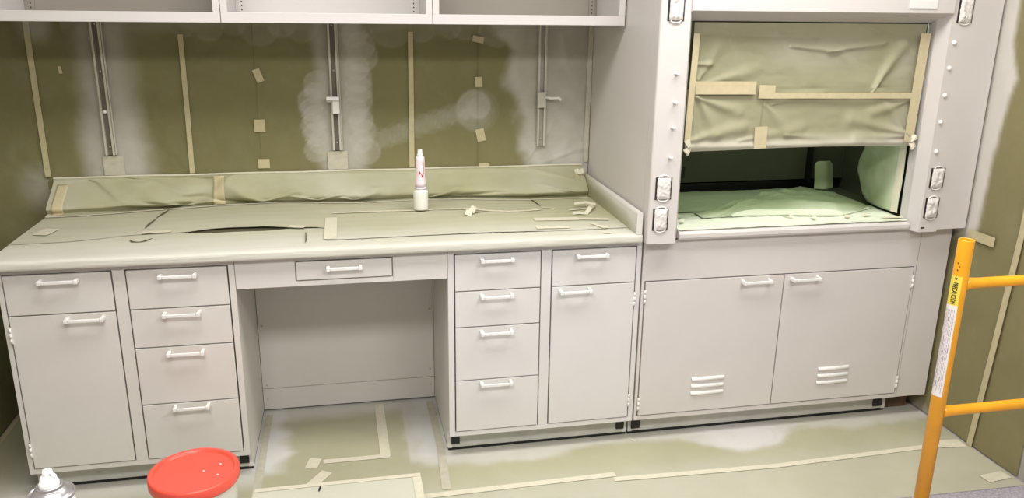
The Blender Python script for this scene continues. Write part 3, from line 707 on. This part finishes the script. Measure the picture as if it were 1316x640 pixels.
def low_sash(u, v):
    x = lerp(2.247, 3.232, u); z = lerp(1.222 + .004 * math.sin(x * 5), 1.452, v)
    roll = .012 * math.exp(-((z - 1.236) / .014) ** 2)
    wr = .006 * abs(F(x * 2.2 + z * 2, z * 4 - x, 3.7)) + folds(x, z, LF)
    return (x, .022 - roll - wr - (.004 if x < 2.56 else 0), z)
MB().sheet(220, 60, low_sash, dust=dust_glint_sash).build('lower_sheet', M['sashpaper'], sh)
def stape(pts, width, mat='tapewarm', y=.003): ribbon([(x, y, z) for x, z in pts], width, (0, -1, 0)).build('tape_strip', M[mat], sh)
stape([(2.272, 1.459), (2.516, 1.457)], .048); stape([(2.53, 1.443), (2.596, 1.441)], .050); stape([(2.59, 1.428), (3.20, 1.422)], .022)
stape([(2.553, 1.31), (2.556, 1.226)], .052); stape([(3.208, 1.66), (3.200, 1.24)], .042); stape([(2.263, 1.655), (2.2545, 1.26)], .024)
# crumpled tape at both lower sash corners
for bx_, s_ in ((2.252, 1), (3.226, -1)):
    for i in (0, 2):
        ribbon([(bx_ - .004 + .004 * (i % 2), .0 - .002 * i, 1.215 + .016 * i), (bx_ + s_ * .006, -.006, 1.224 + .015 * i), (bx_ + s_ * .016, .002, 1.218 + .018 * i)], .030, (0, -1, .2), .001).build('bunched_tape', M['tapelit'], sh)

# paper inside the hood
ip = thing('masking_paper', 'green-tinted masking paper lying on the fume hood work surface', 'masking paper', (2.74, .3, .912))
def dust_in(x, y, z): return max(0, min(1, .95 * ss(.27, .06, y + .05 * F(x * 4, y * 5)) + .08 + .35 * ss(.33, .2, y) * ss(2.4, 2.6, x)))
MB().sheet(120, 30, lambda u, v: (lerp(2.24, 3.24, u), lerp(-.018, .25, v), .9165 + .004 * abs(F(u * 7, v * 3, 5)) + .004 * ss(.05, .15, v) * abs(N(u * 16, v * 5, 2))), dust=dust_in).build('front_sheet', M['hoodpaper'], ip)
MB().sheet(80, 30, lambda u, v: (lerp(2.22, 3.05, u), lerp(.225, .585, v), .9245 + .004 * abs(F(u * 4, v * 3, 2))), dust=lambda x, y, z: .12).build('rear_sheet', M['hoodpaper'], ip)
OUTL = [(2.47, .215), (2.60, .30), (2.70, .33), (2.79, .40), (2.95, .48), (3.06, .545), (3.12, .555), (3.20, .54)]
def crump(u, v):
    # raised sheet: rear edge follows OUTL; its front rises to a crest that sweeps across the opening
    x = lerp(2.40, 3.215, u); yr = interp(OUTL, x)
    yf_ = interp([(2.40, .12), (2.60, .15), (2.75, .13), (2.9, .085), (3.0, .07), (3.12, .14), (3.215, .20)], x) + .01 * math.sin(x * 9)
    y = lerp(yf_, yr, v)
    H = .056 * math.sin(PI * min(1, u * 1.02)) ** .8 * (.8 + .25 * F(u * 3, 1, 2))
    w_ = interp([(0, .5), (.4, .4), (.6, .22), (1, .12)], u)
    h = H * (ss(0, w_, v) - .22 * ss(w_, w_ + .2, v)) + .006 * F(u * 4, v * 4, 8) * ss(0, .2, v)
    h += folds(u, v, [(.45, .9, .62, .45, .010, .05), (.62, .95, .78, .40, .012, .05), (.8, .9, .70, .5, .008, .05), (.1, .2, .4, .6, .008, .06)])
    h -= .016 * ss(.85, 1, v) * (1 - .7 * ss(.6, .8, u))
    return (x, y, .9235 + max(0, h))
MB().sheet(130, 60, crump, dust=lambda x, y, z: max(0, min(1, .03 + .55 * ss(.20, .09, y)))).build('crumpled_sheet', M['hoodpaper'], ip, thick=.0008)
def edge_fn(u, v):      # the sheet's turned-up front edge, whitened by spray and by light put into its colour
    k = lerp(.16, .985, u); a = Vector(crump(k, .0)); b_ = Vector(crump(k, .20))
    wv = .010 * math.sin(PI * u) ** .5
    return (a.x, a.y - .004 + (.012 * v) , a.z - .001 + .026 * v * math.sin(PI * min(1, u * 1.1 + .05)) ** .6 + .004 * math.sin(u * 14) * v)
MB().sheet(60, 4, edge_fn, dust=lambda x, y, z: .75).build('turned_edge', M['hoodpaper'], ip, thick=.0008)
def flap(u, v):
    x = 3.158 + (u - .5) * lerp(.100, .096, v) * (1 - .16 * ss(.85, 1, v)) - .010 * v
    return (x, .475 + .012 * math.cos(u * 5 + 1) + .01 * v * v, .945 + .130 * v - .010 * (2 * u - 1) ** 6 * ss(.8, 1, v))
MB().sheet(18, 24, flap, dust=lambda x, y, z: .1).build('standing_flap', M['hoodpaper'], ip, thick=.0008)
for bx_, by_, a in ((2.30, .14, .4), (2.85, .05, 1.2), (3.10, .06, .3), (3.0, .045, .9), (2.76, .09, 2.2), (2.29, .075, 1.0)):
    dx, dy = .02 * math.cos(a), .02 * math.sin(a)
    ribbon([(bx_ - dx, by_ - dy, .928), (bx_, by_, .934), (bx_ + dx, by_ + dy, .929)], .016, (0, 0, 1), .001).build('paper_scrap', M['tapelit'], ip)
ribbon([(2.31, .36, .931), (2.325, .365, .9315), (2.34, .36, .931)], [.004, .04, .004], (0, 0, 1), .0006).build('tear', M['dark'], ip, label='dark torn hole')
ribbon([(3.14, .012, .924), (3.232, .012, .924)], .022, (0, 0, 1), .001).build('tape_strip', M['tapelit'], ip)
iw = thing('masking_paper', 'green masking paper hanging inside the right side of the fume hood opening', 'masking paper', (3.235, .2, .93))
def side_fn(u, v):
    z = lerp(.931, 1.40, v); ymax = interp([(.93, .27), (.96, .31), (1.05, .365), (1.10, .36), (1.155, .335), (1.4, .30)], z)
    y = lerp(.0515, ymax, u)
    return (3.238 - .016 * math.sin(PI * u) * .8 + .004 * u - .006 * abs(F(y * 5, z * 5, 4)), y, z)
MB().sheet(40, 50, side_fn, dust=lambda x, y, z: max(0, .2 + .5 * ss(.16, .05, y) + .2 * F(y * 7, z * 7))).build('paper_sheet', M['hoodpaper'], iw, thick=.0006)
ribbon([(3.232, .068, .932), (3.232, .068, 1.4)], .033, (-1, -.2, 0), .0012).build('tape_strip', M['tapelit'], iw)

# ================================================================== small things
# pump sprayer with jar on the counter
sx, sy, sz = 1.285, .456, .9215
t = thing('paint_sprayer', 'white jar sprayer with slim pinkish aerosol top standing on the counter', 'sprayer', (sx, sy, sz))
MB().lathe([(0, 0), (.027, 0), (.0295, .003), (.0305, .008), (.0305, .070), (.029, .078), (.0245, .084), (.023, .087), (0, .087)], (sx, sy, sz), 40).build('jar', M['jar'], t)
MB().lathe([(.0245, .0875), (.0245, .094), (.0235, .0965), (0, .0965)], (sx, sy, sz), 32).build('screw_collar', M['pinkwhite'], t)
MB().lathe([(.0235, .097), (.022, .115), (.0195, .135), (.019, .150), (.019, .210), (.0185, .218), (.015, .224), (0, .224)], (sx, sy, sz), 40).build('aerosol_can', M['pinkwhite'], t, label='slim pinkish white can with red print')
MB().lathe([(.0125, .2245), (.0125, .233), (.0095, .235), (.0095, .248), (.0085, .2505), (0, .2505)], (sx, sy, sz), 28).build('spray_nozzle', M['nozzle'], t)
def can_patch(parent, poly, mat, r, c, nm='printed_mark'):       # poly: (angle offset in metres, z)
    a0 = math.atan2(-2.9075 - c[1], .98 - c[0])
    vs_ = []; 
    for s_, z in poly:
        a = a0 + s_ / r; vs_.append((c[0] + (r + .0006) * math.cos(a), c[1] + (r + .0006) * math.sin(a), c[2] + z))
    MB().add(vs_, [tuple(range(len(vs_)))]).build(nm, mat, parent)
can_patch(t, [(-.003, .166), (.008, .146), (-.008, .143)], M['redink'], .0195, (sx, sy, sz))
can_patch(t, [(.004, .150), (.013, .148), (.013, .140), (.006, .138)], M['redink'], .0197, (sx, sy, sz))
can_patch(t, [(.008, .200), (.016, .200), (.016, .196), (.008, .196)], M['redink'], .0192, (sx, sy, sz))
can_patch(t, [(.014, .196), (.016, .196), (.016, .150), (.014, .150)], M['redink'], .0194, (sx, sy, sz))

# pail
px, py = .452, -.375
t = thing('pail', 'white plastic pail with a coral red lid on the floor in front of the drawers', 'pail', (px, py, .004))
MB().lathe([(0, 0), (.118, 0), (.122, .004), (.133, .24), (.133, .262), (0, .262)], (px, py, .004), 72).build('bucket', M['pail'], t)
MB().lathe([(.1352, .236), (.1402, .238), (.1425, .243), (.1425, .268), (.141, .2735), (.137, .2755), (.129, .2755), (.1255, .273), (.1235, .2665), (.120, .2655), (0, .2655)], (px, py, .004), 96).build('lid', M['redlid'], t)
for dx, dy in ((.03, .0), (.078, .035), (.078, -.03)):
    MB().lathe([(0, 0), (.004, 0), (.003, .0012), (0, .0016)], (px + dx, py + dy, .2699), 12).build('paint_drip', M['nozzle'], t)

# paper-wrapped low box
t = thing('wrapped_box', 'low flat box wrapped in cream paper and taped at its edges, beside the pail', 'box', (.905, -.5, .004))
MB().sheet(60, 40, lambda u, v: (lerp(.615, 1.201, u), lerp(-.76, -.245, v), .100 + .0012 * abs(F(u * 4, v * 3, 7))), dust=lambda x, y, z: .3).build('paper_top', M['board'], t)
MB().box(.617, 1.199, -.758, -.247, .0045, .0985).build('box_body', M['board'], t, bevel=.003)
ribbon([(.62, -.254, .1018), (1.20, -.252, .1018)], .022, (0, 0, 1), .0006).build('tape_strip', M['tapelit'], t)
ribbon([(1.185, -.265, .1018), (1.187, -.75, .1018)], .030, (0, 0, 1), .0006).build('tape_strip', M['tapelit'], t)
ribbon([(.846, -.262, .1026), (.842, -.285, .1026), (.840, -.30, .1026)], [.003, .008, .003], (0, 0, 1), .0005).build('tear', M['ink'], t, label='small dark slit')

# spray can in the near left corner, on a cart just below the frame
cx_, cy_ = .504, -1.652
t = thing('spray_can', 'aerosol spray can with silver dome and white nozzle at the bottom left corner', 'spray can', (cx_, cy_, .815))
MB().lathe([(0, .0), (.031, .0), (.033, .003), (.033, .178), (.0325, .181), (0, .181)], (cx_, cy_, .815), 56).build('can_body', M['nozzle'], t)
MB().lathe([(.0325, .1812), (.0345, .183), (.0352, .186), (.0345, .189), (.0325, .1895), (.0315, .1875), (.0295, .1870), (.0275, .1905), (.0240, .1955), (.0205, .1985), (.0188, .1990), (.0198, .2010), (.0195, .2035), (.0180, .2045), (.0168, .2035), (.0160, .2000), (0, .2000)], (cx_, cy_, .815), 64).build('dome', M['tin'], t, label='silver metal dome and rim')
MB().lathe([(.0145, .2005), (.0148, .2030), (.0146, .2080), (.0138, .2095), (.0125, .2105), (.0118, .2170), (.0105, .2190), (.0080, .2195), (.0078, .2230), (.0070, .2285), (.0058, .2300), (0, .2303)], (cx_, cy_, .815), 36).build('spray_nozzle', M['nozzle'], t)
MB().tube([(cx_ + .005, cy_ - .005, .815 + .2245), (cx_ + .0065, cy_ - .0065, .815 + .2245)], .0016, 8).build('nozzle_tip', M['steel'], t)
t = thing('utility_cart', 'grey steel utility cart under the spray can', 'cart', (.40, -1.78, .004))
MB().box(.12, .58, -1.98, -1.60, .795, .813).build('top_shelf', M['steel'], t, bevel=.004)
MB().box(.12, .58, -1.98, -1.60, .25, .268).build('lower_shelf', M['steel'], t, bevel=.004)
for ax in (.135, .565):
    for ay in (-1.965, -1.615):
        MB().tube([(ax, ay, .268), (ax, ay, .795)], .011, 10).build('leg', M['steel'], t)
        MB().tube([(ax, ay, .07), (ax, ay, .25)], .011, 10).build('leg', M['steel'], t)
        MB().tube([(ax - .011, ay, .041), (ax + .011, ay, .041)], .036, 20).build('caster', M['black'], t)
        MB().box(ax - .016, ax + .016, ay - .012, ay + .012, .0785, .0895).build('caster_fork', M['steel'], t)

# ================================================================== scaffold frame
lx, ly, R_ = 2.667, -1.0, .0212
t = thing('scaffold_frame', 'orange-yellow tubular scaffold frame with rungs and a warning label at the right', 'scaffold', (lx, ly, 0.001))
def post(px):
    mb = MB(); zt = 1.138
    prof_ = [(R_, .012), (R_, zt - .002), (R_ - .0006, zt), (R_ - .0028, zt), (R_ - .0032, zt - .002), (R_ - .0032, .9), (0, .9)]
    mb.lathe([(0, .012)] + prof_, (px, ly, 0), 40)
    return mb.build('post', M['orange'], t)
post(lx); post(3.40)
for px in (lx, 3.40): MB().box(px - .045, px + .045, ly - .045, ly + .045, .001, .0118).build('foot_plate', M['orange'], t)
for rz in (1.007, .607, .207):
    a, c_ = lx + R_ * .75, 3.40 - R_ * .75
    MB().tube([(a, ly, rz), (a + .012, ly, rz), (a + .045, ly, rz), (c_ - .045, ly, rz), (c_ - .012, ly, rz), (c_, ly, rz)], [.0195, .0175, .0155, .0155, .0175, .0195], 24).build('rung', M['orange'], t)
# label wrapped round the near post
ac = math.atan2(-2.9075 - ly, .98266 - lx)
def arc(r, a0, a1, z0, z1, mat, name, parent=t, nz=1, lab=None):
    mb = MB(); mb.sheet(14, nz, lambda u, v: (lx + r * math.cos(ac + lerp(a0, a1, u)), ly + r * math.sin(ac + lerp(a0, a1, u)), lerp(z0, z1, v)))
    k = {'label': lab} if lab else {}
    return mb.build(name, mat, parent, **k)
A0, A1 = -1.75, .32
white = arc(R_ + .0004, A0, A1, .665, .948, M['label'], 'warning_label', lab='white label with rows of small print')
yellow = arc(R_ + .0005, A0, A1, .948, 1.035, M['yellowlabel'], 'warning_label', lab='yellow label reading PRECAUCION')
# rows of fine print, running down the post
random.seed(3)
for k in range(9):
    aa = A0 + .25 + k * .19; z = .935; mb = MB()
    while z > .69:
        ln = random.uniform(.006, .022)
        wv = .022 if random.random() < .85 else .05
        p = [(lx + (R_ + .0009) * math.cos(ac + q), ly + (R_ + .0009) * math.sin(ac + q), zz) for q, zz in ((aa - wv, z), (aa + wv, z), (aa + wv, z - ln), (aa - wv, z - ln))]
        mb.add(p, [(3, 2, 1, 0)]); z -= ln + random.uniform(.002, .006)
    mb.build('print_row', M['inkgrey'], white)
# the word on the yellow part, letters curved round the tube
cu = bpy.data.curves.new('word', 'FONT'); cu.body = 'PRECAUCION'; cu.size = .020; cu.align_x = 'CENTER'; cu.align_y = 'CENTER'; cu.offset = .0004
to = bpy.data.objects.new('word_source', cu); C.objects.link(to)
dg = bpy.context.evaluated_depsgraph_get(); tm = bpy.data.meshes.new_from_object(to.evaluated_get(dg))
vv = [v.co.copy() for v in tm.vertices]; ff = [list(p.vertices) for p in tm.polygons]
bpy.data.objects.remove(to); bpy.data.curves.remove(cu)
wx = max(v.x for v in vv) - min(v.x for v in vv); kx = .064 / wx
mb = MB(); ps = []
for v in vv:
    ang = ac - .42 + v.y * .9 / R_; zz = .984 - v.x * kx
    ps.append((lx + (R_ + .0016) * math.cos(ang), ly + (R_ + .0016) * math.sin(ang), zz))
mb.add(ps, ff).build('lettering', M['ink'], yellow)
tri = [(-.62, 1.030), (-.22, 1.030), (-.42, 1.020)]
MB().add([(lx + (R_ + .0010) * math.cos(ac + a), ly + (R_ + .0010) * math.sin(ac + a), z) for a, z in tri], [(0, 1, 2)]).build('warning_triangle', M['ink'], yellow)
for a, z, s_ in ((-.5, 1.072, .003), (-.25, 1.063, .0022), (-.45, 1.052, .0026)):
    MB().add([(lx + (R_ + .0004) * math.cos(ac + a + s_ / R_ * math.cos(q)), ly + (R_ + .0004) * math.sin(ac + a + s_ / R_ * math.cos(q)), z + s_ * math.sin(q)) for q in [i * PI / 3 for i in range(6)]], [tuple(range(6))]).build('chipped_spot', M['wood'], t)
